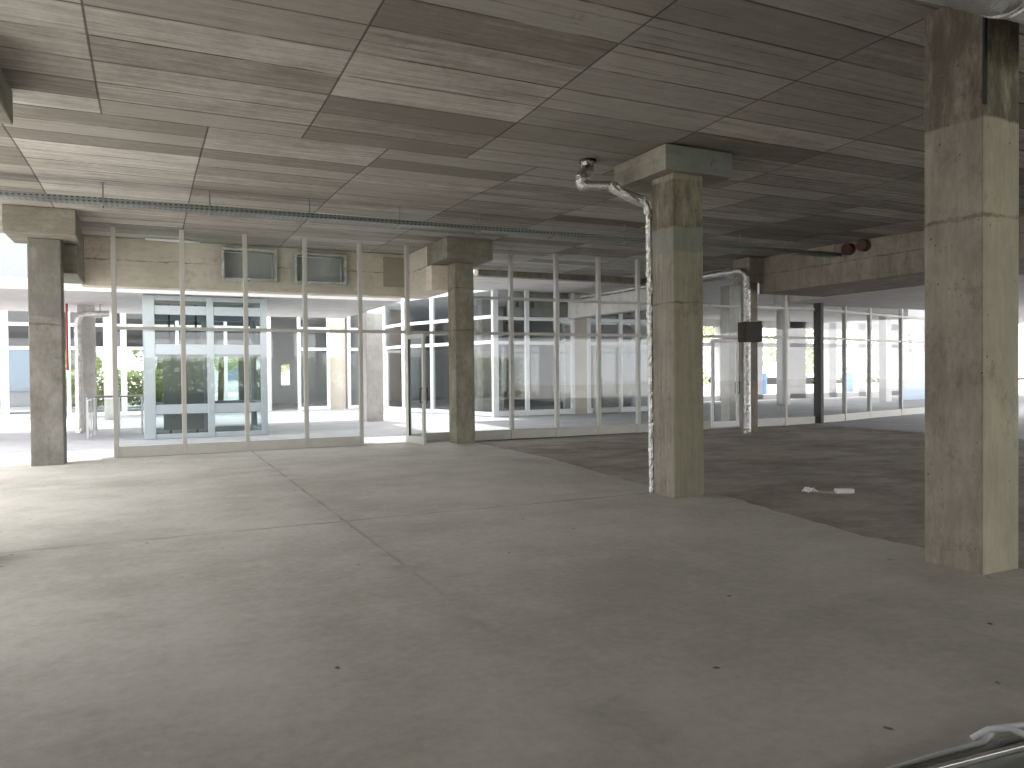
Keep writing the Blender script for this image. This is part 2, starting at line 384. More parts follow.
# beam over the glass front, with two square openings for the ventilation ducts
YB = 17.6; V1 = (1.46, 2.54, 3.62, 4.26); V2 = (2.99, 4.09, 3.62, 4.25)
bm_ = MB()
bm_.box(-1.22, 5.8, YB, YB+.45, 3.38, 3.62)
CB = CEIL-.004
bm_.box(-1.22, V1[0], YB, YB+.45, 3.62, CB).box(V1[1], V2[0], YB, YB+.45, 3.62, CB).box(V2[1], 5.8, YB, YB+.45, 3.62, CB)
bm_.box(V1[0], V1[1], YB, YB+.45, V1[3], CB).box(V2[0], V2[1], YB, YB+.45, V2[3], CB)
# flange of the beam below, patched square at the right end
fb = bm_.build('facade_beam', M['beam'])
MB().box(5.03, 5.55, YB-.025, YB-.001, 3.6, 4.3).build('patch', M['patch'], fb)
tag(fb, 'beige board-marked concrete beam with two duct openings above the glass front', 'beam', kind='thing')
def beam(name, mb, m, label):
    return tag(mb.build(name, m, bevel=.012), label, 'beam', kind='thing')
beam('cross_beam', MB().box(-1.62, -1.16, 15.84, YB-.005, 3.4, 3.925).box(-1.62, -1.16, 16.105, YB-.005, 3.925, CB), M['cap'], 'short concrete beam running back from the leftmost column to the beige beam')
beam('cross_beam', MB().box(5.805, 6.2, 15.86, YB+.45, 3.38, 3.925).box(5.805, 6.2, 16.105, YB+.45, 3.925, CB).box(5.62, 5.805, 15.86, YB-.005, 3.38, 3.925).box(5.62, 5.805, 16.105, YB-.005, 3.925, CB), M['beam'], 'short concrete beam running back from the column beside the open door')
beam('edge_beam', MB().box(14.05, 16.3, -6.99, 14.8, 3.48, 4.75), M['beam_r'], 'deep board-marked grey concrete beam at right, running towards the viewer')
beam('rear_beam', MB().box(13.35, 13.75, 16.6, 23.4, 3.4, 4.0), M['back'], 'pale concrete beam below the foil pipe behind the glass front')
rb = MB(); hx = (11.75, 12.02, 12.35)
rb.box(11.55, 13.9, 24.3, 24.6, 3.55, 3.86).box(11.55, 13.9, 24.3, 24.6, 4.06, CEIL)
xs = [11.55]+[q for h in hx for q in (h, h+.12)]+[13.9]
for i in range(0, len(xs), 2): rb.box(xs[i], xs[i+1], 24.3, 24.6, 3.86, 4.06)
beam('pierced_beam', rb, M['back'], 'pale rear concrete beam pierced by three small holes')

# ------------------------------------------------------------------ columns
def column(x0, x1, y0, y1, m, label, cap=None, capm=None, top=CEIL-.004, chamfer=.015, fins=None, z0=-.03):
    r = empty('concrete_column', ((x0+x1)/2, (y0+y1)/2, z0), label, 'column', kind='thing')
    MB().box(x0, x1, y0, y1, z0, (cap[4] if cap else top)).build('shaft', m, r, bevel=chamfer)
    if cap:
        MB().box(cap[0], cap[1], cap[2], cap[3], cap[4], top).build('capital', capm, r, bevel=.012)
    return r
column(-1.87, -1.37, 15.35, 15.83, M['col_a'], 'dusty grey concrete column at the far left end of the glass front', (-2.15, -1.1, 14.85, 16.1, 3.93), M['cap'])
column(5.99, 6.43, 15.4, 15.85, M['col_b'], 'ochre-grey concrete column beside the open glass door', (5.6, 6.65, 14.85, 16.1, 3.93), M['cap'])
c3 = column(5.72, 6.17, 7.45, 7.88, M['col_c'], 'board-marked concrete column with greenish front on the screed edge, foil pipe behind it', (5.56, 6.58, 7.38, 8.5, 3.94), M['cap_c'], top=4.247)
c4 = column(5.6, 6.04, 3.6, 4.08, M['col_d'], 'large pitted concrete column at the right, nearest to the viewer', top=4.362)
MB().box(5.59, 5.625, 3.585, 3.60, 3.5, 4.36).build('edge_strip', M['black'], c4)
column(-1.87, -1.37, 7.45, 7.9, M['col_a'], 'concrete column of which only the capital corner shows at the upper left', (-2.15, -1.13, 7.2, 8.55, 3.93), M['cap'], top=4.247)
column(13.56, 13.98, 14.78, 14.93, M['beam_r'], 'dark concrete pier behind the vertical foil pipe at the corner of the glass front', (13.56, 14.04, 14.62, 15.2, 3.75), M['beam_r'])
column(15.72, 16.12, 17.8, 18.2, M['back'], 'grey concrete column seen through the right glass door', top=4.094)
column(-1.78, -1.36, 24, 24.42, M['back'], 'grey concrete column behind the foil downpipe left of the lift', top=3.5)
column(-1.45, -1.1, 30, 30.35, M['back'], 'thin grey column behind the stair balustrade', top=4.4)
column(6.3, 6.85, 24.1, 24.6, M['back'], 'mottled grey concrete column under the soffit left of the open door', top=3.5)
column(7.02, 7.75, 33.2, 33.7, M['beige'], 'beige rendered column between the rear shop windows', top=4.4)
column(13.9, 14.5, 24.0, 24.25, M['beige'], 'pale greenish concrete column in the rear glazing', top=4.38)
column(11.6, 12.15, 27.0, 27.5, M['beam_r'], 'brown-grey column inside the rear shop', top=4.38)

# ------------------------------------------------------------------ glass front
wn = [0]
def pane(mb, a, b, z0, z1, th=.012): return mb.obox(a, b, th, z0, z1)
def bay(a, b, label, upper=False, post_w=.085, frame='alu', glass='glass', top=CEIL, trans=(2.45,), last=False, base=.20, pw_d=.12, low=-.03, tr_h=.065, glazed=True):
    """one bay of a glazed front from plan point a to plan point b: its own post, rails and panes"""
    wn[0] += 1
    a = Vector(a); b = Vector(b); d = (b-a).normalized(); L = (b-a).length
    r = empty('window_%d' % wn[0], (a.x, a.y, low), label, 'window', 'glazed bays', 'structure')
    MB().obox(a-d*post_w/2, a+d*post_w/2, pw_d, low, top).build('mullion', M[frame], r, bevel=.006)
    if last: MB().obox(b-d*post_w/2, b+d*post_w/2, pw_d, low, top).build('mullion', M[frame], r, bevel=.006)
    i, j = a+d*post_w/2, b-d*post_w/2
    if base: MB().obox(i, j, pw_d*.8, low+.01, base).build('bottom_rail', M[frame], r, bevel=.006)
    zs = [base or low] + list(trans) + ([3.27] if upper else [])
    for z in zs[1:]:
        MB().obox(i, j, pw_d*.7, z-tr_h/2, z+tr_h/2).build('transom', M[frame if z < 3.2 or frame != 'alu' else 'alu'], r, bevel=.004)
    if glazed:
        for k, z in enumerate(zs):
            z1 = zs[k+1] if k+1 < len(zs) else top
            pane(MB(), i, j, z+(tr_h/2 if k else 0), z1-(tr_h/2 if k+1 < len(zs) else 0)).build('pane', M[glass], r)
    return r
YF = 16.22
fx = [-.59, .60, 1.77, 2.95, 4.11]
ordn = ['first', 'second', 'third', 'fourth', 'fifth', 'sixth']
for i, (a, b) in enumerate(zip(fx, fx[1:])):
    bay((a, YF), (b, YF), ordn[i]+' aluminium glazed bay counted from the open left end of the front')
bay((5.17, YF), (6.40, YF), 'narrow fixed glazed bay between the open door and the ochre column')
fx = [6.52, 7.68, 8.88, 10.06, 11.22, 12.40, 13.50]
for i, (a, b) in enumerate(zip(fx, fx[1:])):
    bay((a, YF-.05-.02*i), (b, YF-.07-.02*i), ordn[i]+' glazed bay to the right of the column beside the open door', upper=True)
fx = [14.62, 15.0, 16.15, 17.30]
for i, (a, b) in enumerate(zip(fx, fx[1:])):
    bay((a, YF-.2), (b, YF-.2), ['narrow glazed bay right beside the pier', 'wider glazed bay right of the pier', 'glazed bay left of the dark steel post'][i], upper=True, top=4.1)
tag(MB().box(17.36, 17.48, 15.86, 16.12, -.03, 3.62).build('steel_post', M['dsteel'], bevel=.006), 'dark steel post standing in the right glazing under the beam', 'post')
rp = [(17.55, 16.05), (18.87, 16.35), (20.55, 16.85), (22.6, 17.3), (24.6, 17.75), (26.6, 18.2), (28.6, 18.6)]
for i, (a, b) in enumerate(zip(rp, rp[1:])):
    bay(a, b, ordn[i]+' glazed bay right of the dark steel post', upper=True, top=4.1, last=i == 5)

# doors of the glass front
def door(n, hinge, ang, w, label, head_from=None, head_to=None, fr='alu'):
    """glazed leaf: hinge post at 'hinge', leaf at angle ang in plan"""
    r = empty('door_%d' % n, (hinge[0], hinge[1], -.03), label, 'door', None, 'structure')
    h = Vector(hinge); d = Vector((math.cos(ang), math.sin(ang))); e = h+d*w; sw = .085; nrm = Vector((-d.y, d.x))
    leaf = MB().obox(h, h+d*sw, .055, .01, 2.38).obox(e-d*sw, e, .055, .01, 2.38).obox(h+d*sw, e-d*sw, .055, 2.29, 2.38).obox(h+d*sw, e-d*sw, .055, .01, .17)
    lf = leaf.build('leaf', M[fr], r, bevel=.004)
    pane(MB(), h+d*sw, e-d*sw, .17, 2.29, .016).build('pane', M['glass'], lf)
    MB().obox(h+d*(sw-.012), h+d*sw, .06, .17, 2.29).build('gasket', M['black'], lf)
    for s in (-1, 1):
        q = e - d*sw*.5; o = nrm*s*.03; p = nrm*s*.085
        pts = [(*(q+o), .92), (*(q+p), .92), (*(q+p), 1.22), (*(q+o), 1.22)]
        MB().tube(pts, .014, 8).build('handle', M['dsteel'], lf, smooth=True)
    return r
d1 = door(1, (5.15, 16.15), math.radians(-83), .82, 'open glazed door leaf swung into the hall beside the column')
MB().box(4.07, 4.15, YF-.06, YF+.06, -.03, CEIL).build('jamb', M['alu'], d1, bevel=.006)
MB().box(4.15, 5.13, YF-.04, YF+.04, 2.42, 2.49).build('transom', M['alu'], d1)
MB().box(4.15, 5.13, YF-.05, YF+.05, -.02, .015).build('threshold', M['alu'], d1)
pane(MB(), (4.15, YF), (5.13, YF), 2.49, CEIL).build('fanlight', M['glass'], d1)
d2 = door(2, (13.56, 16.07), math.radians(0), .95, 'closed glazed door between the right column and the pier', fr='white')
MB().box(13.5, 14.62, 16.02, 16.11, 2.42, 2.49).build('transom', M['alu'], d2)
MB().box(13.5, 14.62, 16.02, 16.11, 3.24, 3.3).build('transom', M['alu'], d2)
MB().box(14.53, 14.60, 16.01, 16.12, -.03, 2.42).build('jamb', M['alu'], d2)
pane(MB(), (13.5, 16.07), (14.6, 16.07), 2.49, 4.3).build('fanlight', M['glass'], d2)

# ------------------------------------------------------------------ rear facades and rooms
def rear(pts, labels, frame='white', thick=None, top=4.4, trans=(2.6, 3.48), glass='glass_b', base=.16, w=.13):
    for i, (a, b) in enumerate(zip(pts, pts[1:])):
        bay(a, b, labels[i], post_w=(thick or {}).get(i, w), frame=frame, glass=glass, top=top, trans=trans, base=base, low=0, tr_h=.12, last=i == len(pts)-2)
rear([(-8.6, 33), (-6.6, 33), (-4.78, 33), (-2.75, 33), (-.9, 33), (1.0, 33), (2.8, 33), (4.4, 33)],
     ['white framed rear window, outermost at the far left', 'white framed rear window left of the far left post', 'white framed rear window behind the leftmost column',
      'white framed rear window behind the stair balustrade', 'white framed rear window behind the left half of the lift', 'white framed rear window behind the middle of the lift', 'white framed rear window behind the right edge of the lift'],
     thick={2: .26, 4: .2})
rear([(5.72, 33), (6.95, 33)], ['white framed shop window left of the beige column'])
rear([(7.85, 33), (8.75, 33)], ['narrow white framed shop window right of the beige column'])
rear([(8.95, 31.2), (9.15, 29.2), (9.75, 27.5), (10.25, 25.9), (10.78, 24.05)],
     ['white framed shop front bay beside the mottled column', 'white framed shop front bay behind the open door', 'white framed shop front bay left of the ochre column', 'white framed shop front bay right of the ochre column'],
     thick={0: .16, 1: .16, 2: .16, 3: .16})
rear([(10.8, 24), (12.03, 24), (13.25, 24), (13.88, 24)], ['rear glazed bay right of the bright corner post', 'rear glazed bay below the pierced beam', 'rear glazed bay left of the pale column'], trans=(2.57, 3.42), thick={0: .2, 1: .15}, base=.2)
rear([(14.55, 24), (15.95, 24), (17.3, 24), (18.8, 24)], ['rear glazed bay with door right of the pale column', 'rear glazed bay left of the board-marked column', 'rear glazed bay behind the board-marked column'], trans=(2.57, 3.42), base=.2, w=.14)
d3 = empty('door_3', (9.0, 31, 0), 'white framed half-open shop door beside the mottled column', 'door', None, 'structure')
MB().box(8.93, 9.02, 30.9, 30.98, 0, 2.5).box(9.62, 9.72, 30.9, 30.98, 0, 2.5).box(9.02, 9.62, 30.9, 30.98, 2.4, 2.5).box(9.02, 9.62, 30.9, 30.98, 0, .14).build('leaf', M['white'], d3)
MB().tube([(9.66, 30.88, 1.0), (9.66, 30.82, 1.0), (9.66, 30.82, 1.35), (9.66, 30.88, 1.35)], .02, 8).build('handle', M['steel'], d3)
d4 = empty('door_4', (15.1, 23.9, 0), 'grey rear door with long bar handle right of the pale column', 'door', None, 'structure')
MB().box(14.72, 14.8, 23.88, 23.94, .02, 2.5).box(15.8, 15.88, 23.88, 23.94, .02, 2.5).box(14.8, 15.8, 23.88, 23.94, 2.42, 2.5).box(14.8, 15.8, 23.88, 23.94, .02, .2).build('leaf', M['alu'], d4)
MB().tube([(15.0, 23.86, .2), (15.0, 23.82, .25), (15.0, 23.82, 1.3), (15.0, 23.86, 1.35)], .022, 8).build('handle', M['dsteel'], d4)
# shop volumes
sw = MB()
sw.box(4.4, 4.6, 33.1, 41, 0, .9).box(4.4, 4.6, 33.1, 41, 3.4, 4.4).box(4.4, 4.6, 33.1, 34.2, .9, 3.4).box(4.4, 4.6, 40, 41, .9, 3.4)  # side opening added to let more daylight into the left shop
# back wall of the left shop with two window openings
wx = [(6.19, 6.63), (9.0, 9.5)]
sw.box(4.4, 6.19, 41, 41.2, 0, 4.4).box(6.63, 9.0, 41, 41.2, 0, 4.4).box(9.5, 24, 41, 41.2, 0, 4.4)
for a, b in wx: sw.box(a, b, 41, 41.2, 0, .98).box(a, b, 41, 41.2, 2.05, 4.4)
sw.box(8.8, 8.9, 31.3, 41, 0, 4.4)
sw.box(18.9, 19.1, 24, 41, 0, 4.4)
st('wall_shop', sw, M['greywall'], 'grey walls of the shops behind the passage')
st('ceiling_shop', MB().box(4.4, 8.9, 33.05, 41.2, 4.4, 4.7).prism([(8.9, 31.3), (9.15, 29.3), (9.75, 27.6), (10.25, 26), (10.8, 24.4), (19.1, 24.4), (19.1, 41.2), (8.9, 41.2)], 4.4, 4.7), M['greywall'], 'grey ceilings of the shops behind the passage')
st('wall_partition', MB().box(12.2, 13.9, 30, 30.2, 0, 4.38).box(15.6, 18.9, 27.6, 27.8, 0, 4.38), M['plaster'], 'pale partitions inside the rear shops')
lg = MB(); lg.box(-14, 4.4, 40, 40.3, 2.75, 3.95)
for x in (-11, -7.6, -4.6, -1.9, .9, 4.0): lg.box(x, x+.35, 40, 40.3, -.02, 2.75)
st('wall_loggia', lg, M['loggia'], 'grey lintel and posts of the roofed space behind the rear windows')
st('ceiling_loggia', MB().box(-14, 4.38, 33.1, 40.3, 3.95, 4.3), M['loggia'], 'grey ceiling of the roofed space behind the rear windows')
# room behind the right glazing
aw = MB()
k = 0
x = 23.0
while x < 46:
    wdt = .55 if k % 3 else 1.3
    aw.box(x, x+wdt, 30.2, 30.6, 0, 4.1); x += wdt+1.75; k += 1
aw.box(19.1, 46, 30.2, 30.6, 0, .25).box(19.1, 46, 30.2, 30.6, 2.75, 2.95).box(19.1, 46, 30.2, 30.6, 3.75, 4.1).box(19.1, 23, 30.2, 30.6, 0, 4.1)
st('wall_annex', aw, M['plaster'], 'pale pillared window wall of the room behind the right glazing')
for i, (xa, ya, w_) in enumerate(((24.6, 24.5, .4), (31.0, 24.5, .4), (35.6, 25.5, .45))):
    column(xa, xa+w_, ya, ya+w_, M['plaster'], ['pale slim column left in the room behind the right glazing', 'pale slim column in the middle of the room behind the right glazing', 'pale slim column right in the room behind the right glazing'][i], top=4.094, z0=0)
tag(MB().box(33.2, 35.4, 25.3, 25.42, .0, 2.35).build('door_panel', M['panelblue'], bevel=.01), 'pale blue panel standing left of the nearest column, far behind the glazing', 'panel')
# ------------------------------------------------------------------ lift
lf = empty('glass_lift', (1.3, 21.2, 0), 'blue-grey steel framed glass lift shaft behind the left glazing', 'lift')
X0, X1, Y0, Y1, ZT = -.14, 2.72, 20.25, 22.4, 3.48
for (x, y) in ((X0, Y0), (1.29, Y0), (X1-.16, Y0), (X0, Y1), (1.29, Y1), (X1-.16, Y1)):
    w = .26 if x == X0 and y == Y0 else .16
    MB().box(x, x+w, y, y+.16, 0, ZT).build('post', M['liftgrey'], lf, bevel=.01)
for (za, zb) in ((3.02, 3.24), (2.05, 2.3), (.6, .83), (.0, .12), (3.36, ZT)):
    MB().box(X0+.26, X1-.16, Y0+.02, Y0+.14, za, zb).build('cross_bar', M['liftgrey'], lf, bevel=.008)
    MB().box(X0+.16, X1-.16, Y1+.02, Y1+.14, za, zb).build('cross_bar', M['liftgrey'], lf, bevel=.008)
    MB().box(X1-.14, X1-.02, Y0+.16, Y1, za, zb).build('cross_bar', M['liftgrey'], lf, bevel=.008)
    MB().box(X0+.02, X0+.14, Y0+.16, Y1, za, zb).build('cross_bar', M['liftgrey'], lf, bevel=.008)
for a, b in (((X0+.2, Y0+.05), (1.29, Y0+.05)), ((1.45, Y0+.05), (X1-.16, Y0+.05)), ((X1-.08, Y0+.1), (X1-.08, Y1)), ((X0+.08, Y0+.1), (X0+.08, Y1)), ((X0+.1, Y1+.08), (X1-.1, Y1+.08))):
    pane(MB(), a, b, .1, 3.4).build('pane', M['glass_g'], lf)
for xx in (.45, 1.1, 2.35): MB().box(xx, xx+.05, Y1-.5, Y1-.45, 0, 3.4).build('guide_rail', M['dsteel'], lf)
MB().box(.3, 1.25, 21.2, 21.24, .15, 2.2).build('cab_door', M['galv'], lf)
# balustrade round the stair opening
bl = empty('stair_balustrade', (-.7, 21.7, 0), 'glass and steel stair balustrade left of the lift', 'balustrade')
for (x, y) in ((-1.38, 21.0), (-1.36, 21.8), (-1.32, 22.6), (-.75, 22.6), (-.2, 22.6)):
    MB().box(x-.025, x+.025, y-.025, y+.025, 0, .98).build('baluster', M['steel'], bl)
MB().tube([(-1.38, 20.95, 1.0), (-1.32, 22.6, 1.0), (-.02, 22.6, 1.0)], .025, 8).build('handrail', M['steel'], bl, smooth=True)
pane(MB(), (-1.37, 21.05), (-1.33, 22.55), .12, .93).build('pane', M['glass_g'], bl)
pane(MB(), (-1.27, 22.6), (-.05, 22.6), .12, .93).build('pane', M['glass_g'], bl)

# ------------------------------------------------------------------ services
def arc(p, q, c, k=5):
    """rounded corner from p to q around corner c"""
    p, q, c = Vector(p), Vector(q), Vector(c)
    return [p*(1-t)**2 + c*2*t*(1-t) + q*t*t for t in [i/k for i in range(k+1)]]
# perforated cable tray under the ceiling
def ty(x): return 12.62 - .028*(x+.6)
trr = empty('cable_tray', (6.5, ty(6.5), 4.08), 'long perforated galvanised cable tray hung below the ceiling across the hall', 'cable tray')
A_, B_ = (-3.1, ty(-3.1)), (13.88, ty(13.88))
dn = (Vector(B_)-Vector(A_)).normalized(); nn = Vector((-dn.y, dn.x))
MB().obox(A_, B_, .24, 4.055, 4.062).build('tray_base', M['tray'], trr)
for s in (-1, 1):
    o = nn*s*.12
    MB().obox(Vector(A_)+o, Vector(B_)+o, .006, 4.055, 4.125).build('side_rail', M['tray'], trr)
for xh in ( -2.1, -.58, .87, 2.37, 3.87, 5.32, 6.79, 8.33, 9.75, 11.15, 12.56, 13.8):
    yh = ty(xh)
    MB().tube([(xh, yh+.0, 4.0), (xh, yh+.0, CEIL)], .011, 6).box(xh-.02, xh+.02, yh-.17, yh+.17, 4.03, 4.053).box(xh-.04, xh+.04, yh-.04, yh+.04, CEIL-.01, CEIL).build('hanger', M['galv'], trr)
# foil pipe that drops from the ceiling and runs down behind the column
fp = empty('foil_pipe', (5.62, 7.98, 0), 'crinkled foil-wrapped pipe bending from the ceiling down behind the greenish column', 'pipe')
p = [(5.10, 8.4, 4.25), (5.10, 8.4, 4.16)] + arc((5.06, 8.38, 4.1), (5.02, 8.32, 3.90), (4.93, 8.36, 3.96))
MB().tube(p, .082, 14, .016, .035, 1).build('ceiling_bend', M['foil'], fp)
MB().tube([(5.10, 8.4, 4.225), (5.10, 8.4, 4.265)], .11, 18).build('collar', M['dsteel'], fp)
MB().tube([(4.98, 8.34, 3.905), (5.32, 8.16, 3.89)], .062, 14, .004, .05, 4).build('straight_length', M['foil'], fp, smooth=True)
p = arc((5.30, 8.17, 3.90), (5.62, 8.0, 3.70), (5.40, 8.1, 3.80)) + arc((5.63, 7.99, 3.70), (5.735, 7.955, 3.55), (5.72, 7.96, 3.69))[1:]
MB().tube(p, .068, 14, .014, .035, 7).build('lower_bend', M['foil'], fp)
MB().tube([(5.735, 7.955, 3.62), (5.765, 7.955, -.03)], .05, 12, .012, .04, 11).build('downpipe', M['foil'], fp)
# foil pipe in front of the pier
fq = empty('foil_pipe', (13.55, 14.6, -.03), 'foil-wrapped pipe running in from the rear beam and down the front of the dark pier', 'pipe')
MB().tube([(13.42, 22.6, 4.1), (13.42, 15.5, 4.06)], .075, 12, .012, .08, 21).build('horizontal_run', M['foil'], fq)
MB().tube([(13.42, 15.55, 4.06)] + arc((13.42, 14.85, 4.04), (13.46, 14.6, 3.8), (13.42, 14.6, 4.04)), .075, 12, .012, .05, 24).build('bend', M['foil'], fq)
MB().tube([(13.46, 14.6, 3.85), (13.47, 14.62, -.03)], .085, 12, .014, .05, 27).build('downpipe', M['foil'], fq)
tag(MB().box(13.28, 13.82, 14.45, 14.75, 2.24, 2.74).build('junction_box', M['brown'], bevel=.03), 'dark brown box clasping the foil pipe on the pier', 'box')
# big foil duct at the upper right
fd = empty('foil_duct', (5.2, 2.86, 3.9), 'large foil-wrapped air duct crossing the upper right corner under the ceiling', 'duct')
MB().tube([(3.2, 3.12, 4.0), (8.6, 2.74, 4.0)], .225, 24, .012, .08, 31).build('duct_body', M['foil_d'], fd, smooth=True)
for xx in (4.9, 5.75, 6.6): MB().tube([(xx, 3.12-.0704*(xx-3.2), 4.0), (xx+.06, 3.116-.0704*(xx-3.2), 4.0)], .233, 24, .003, None, xx).build('joint_band', M['foil'], fd, smooth=True)
for xx in (4.2, 6.2): MB().tube([(xx, 3.12-.0704*(xx-3.2), 4.2), (xx, 3.12-.0704*(xx-3.2), CEIL-.01)], .01, 6).build('hanger', M['galv'], fd)
# foil pipe left of the lift
fl_ = empty('foil_pipe', (-1.75, 23.6, 0), 'foil downpipe with an elbow under the soffit, left of the lift', 'pipe')
MB().tube([(-.98, 23.6, 3.25)] + arc((-1.5, 23.6, 3.22), (-1.74, 23.6, 2.95), (-1.74, 23.6, 3.22)) + [(-1.74, 23.6, 0)], .09, 12, .012, .08, 41).build('pipe_run', M['foil'], fl_)
MB().tube([(-1.2, 23.6, 3.3), (-1.2, 23.6, 3.5)], .015, 6).build('hanger', M['galv'], fl_)
tag(MB().tube([(-2.0, 23.7, 1.7), (-2.0, 23.7, 3.5)], .03, 8).build('red_pipe', M['red'], smooth=True), 'thin red pipe hanging from the soffit beside the left foil downpipe', 'pipe')
# ventilation openings
def vent(v, label, sd):
    r = empty('ventilation_duct', ((v[0]+v[1])/2, YB, v[2]), label, 'ventilation duct', 'ventilation ducts in the beige beam')
    x0, x1, z0, z1 = v; t = .012; y0, y1 = YB-.10, YB+.9
    MB().box(x0+.005, x0+t, y0, y1, z0+.005, z1-.005).box(x1-t, x1-.005, y0, y1, z0+.005, z1-.005).box(x0+t, x1-t, y0, y1, z0+.005, z0+t).box(x0+t, x1-t, y0, y1, z1-t, z1-.005).build('duct_sleeve', M['galv'], r)
    MB().box(x0+.02, x1-.02, YB+.22, YB+.26, z0+.02, z1-.02).build('damper_plate', M['damper'], r)
    MB().box(x0-.04, x0+.025, y0-.03, y0, z0-.04, z1+.04).box(x1-.025, x1+.04, y0-.03, y0, z0-.04, z1+.04).box(x0+.025, x1-.025, y0-.03, y0, z0-.04, z0+.025).box(x0+.025, x1-.025, y0-.03, y0, z1-.025, z1+.04).build('flange', M['foil'], r)
    MB().tube([(x1-.02, y0-.035, z0+.1), (x1-.02, y0-.035, z0+.35), (x1-.03, y0-.03, z1-.1)], .012, 6, .006, .03, sd).build('foil_tape', M['foil'], r)
vent(V1, 'left of the two square sheet-metal duct openings in the beige beam', 1)
vent(V2, 'right of the two square sheet-metal duct openings in the beige beam', 2)
# pipe stubs in the right beam
for (yy, zz, lab) in ((12.0, 4.2, 'rusty round pipe sleeve in the beam at the end of the cable tray'), (11.6, 4.22, 'rusty round pipe sleeve in the beam nearer than the tray end')):
    s = MB(); s.tube([(13.9, yy, zz), (14.2, yy, zz)], .13, 18); o = s.build('pipe_sleeve', M['rust'], smooth=False, bevel=.01)
    tag(o, lab, 'pipe sleeve')
# bare tube light housing on the beam soffit left
tag(MB().tube([(-.05, 17.3, 4.345), (1.0, 17.3, 4.345)], .03, 10).build('tube_lamp', M['white'], smooth=True), 'short white tube lamp under the ceiling before the beige beam', 'lamp')

# ------------------------------------------------------------------ loose things on the floor
sc = empty('scrap_strip', (7.85, 7.05, -.035), 'white scrap with a crumpled end and a thin strip on the dark slab', 'scrap')
cr = MB(); g = 7
vs = [[cr.bm.verts.new((7.60+.10*i/g+.015*random.random(), 7.15+.12*j/g-.06*i/g, -.03+.05*abs(mnoise.noise(Vector((i*.9, j*.9, 2))))+.035*math.sin(math.pi*i/g))) for j in range(g+1)] for i in range(g+1)]
for i in range(g):
    for j in range(g): cr.bm.faces.new((vs[i][j], vs[i+1][j], vs[i+1][j+1], vs[i][j+1]))
oc = cr.build('crumpled_end', M['paper'], sc); sm = oc.modifiers.new('thick', 'SOLIDIFY'); sm.thickness = .012
MB().obox((7.69, 7.13), (7.89, 6.955), .035, -.035, -.012).build('strip', M['strip'], sc)
MB().obox((7.87, 6.965), (8.085, 6.87), .085, -.035, .025).build('block_end', M['paper'], sc, bevel=.012)
pr = empty('cable_bundle', (2.9, 1.93, 0), 'bundle of grey cables lying on the floor at the lower right corner', 'cable bundle')
for i, (dy, z) in enumerate(((0, .014), (.026, .013), (.012, .032))):
    MB().tube([(2.45, 1.95+dy, z), (2.75, 1.945+dy, z), (3.02, 1.93+dy*.8, z), (3.15, 1.93+dy*(1.6+i), z+.01*i), (3.4, 1.91+dy*(1+i), z), (3.8, 1.9+dy, z)], .013, 8).build('cable', M['cable'], pr, smooth=True)
MB().tube([(3.06, 2.01, .01), (3.09, 1.96, .065), (3.13, 1.90, .085), (3.18, 1.83, .06)], .015, 8).build('tie_strap', M['cable'], pr, smooth=True)
pf = empty('metal_profile', (3.0, 1.83, 0), 'shiny aluminium channel profile lying in front of the grey cables at lower right', 'profile')
MB().obox((2.3, 1.885), (3.9, 1.747), .022, 0, .07).build('bright_flange', M['steel'], pf, bevel=.003)
MB().obox((2.3, 1.775), (3.9, 1.637), .19, 0, .05).build('web', M['galv'], pf)

# ------------------------------------------------------------------ outdoors
st('ground', MB().box(-80, 120, -60, 160, -.5, -.31).box(-80, -3.5, -60, 16.2, -.3, -.02).box(60, 120, -60, 160, -.3, -.05).box(-80, 120, 60, 160, -.3, -.05), M['ground'], 'pale ground outside')
def tree(x, y, h, r, m, label, n=2600, trunk=.16, squash=.9, low=.3):
    t = empty('garden_tree', (x, y, 0), label, 'tree', 'trees outside the building', 'thing')
    MB().tube([(x, y, -.05), (x+.1, y, h*.35), (x+.15, y+.1, h*.8)], trunk, 8).build('trunk', M['bark'], t, smooth=True)
    f = MB(); rnd = random.Random(int(x*31+y*7))
    cl = []
    for i in range(26):
        a = rnd.uniform(0, 6.28); rr = r*math.sqrt(rnd.random())*.75; zz = h*low + (h*(1-low))*rnd.random()
        cl.append((x+rr*math.cos(a), y+rr*math.sin(a), zz, r*rnd.uniform(.22, .42)))
    for i in range(n):
        c = cl[i % 26]; v = Vector((rnd.gauss(0, 1), rnd.gauss(0, 1), rnd.gauss(0, 1))).normalized()*c[3]*rnd.uniform(.6, 1)
        p = Vector(c[:3])+v*squash
        a = Vector((rnd.gauss(0, 1), rnd.gauss(0, 1), rnd.gauss(0, 1))).normalized()*rnd.uniform(.07, .14)*max(1, r/2.2); b = a.cross(Vector((rnd.gauss(0, 1), rnd.gauss(0, 1), rnd.gauss(0, 1)))).normalized()*a.length*.7
        f.bm.faces.new([f.bm.verts.new(q) for q in (p-a, p+b, p+a, p-b)])
    f.build('foliage', m, t)
tree(3.6, 46, 7.5, 2.6, M['leaf1'], 'green tree seen through the right pane of the lift', 3600)
tree(.4, 44, 5.5, 1.9, M['leaf1'], 'green tree seen through the left pane of the lift')
tree(-3.4, 44.5, 5.0, 1.5, M['leaf2'], 'pale green tree above the hedge left of the lift')
tree(8.2, 50, 7.0, 2.6, M['leaf2'], 'tree seen through the small windows of the rear shop', 3000)
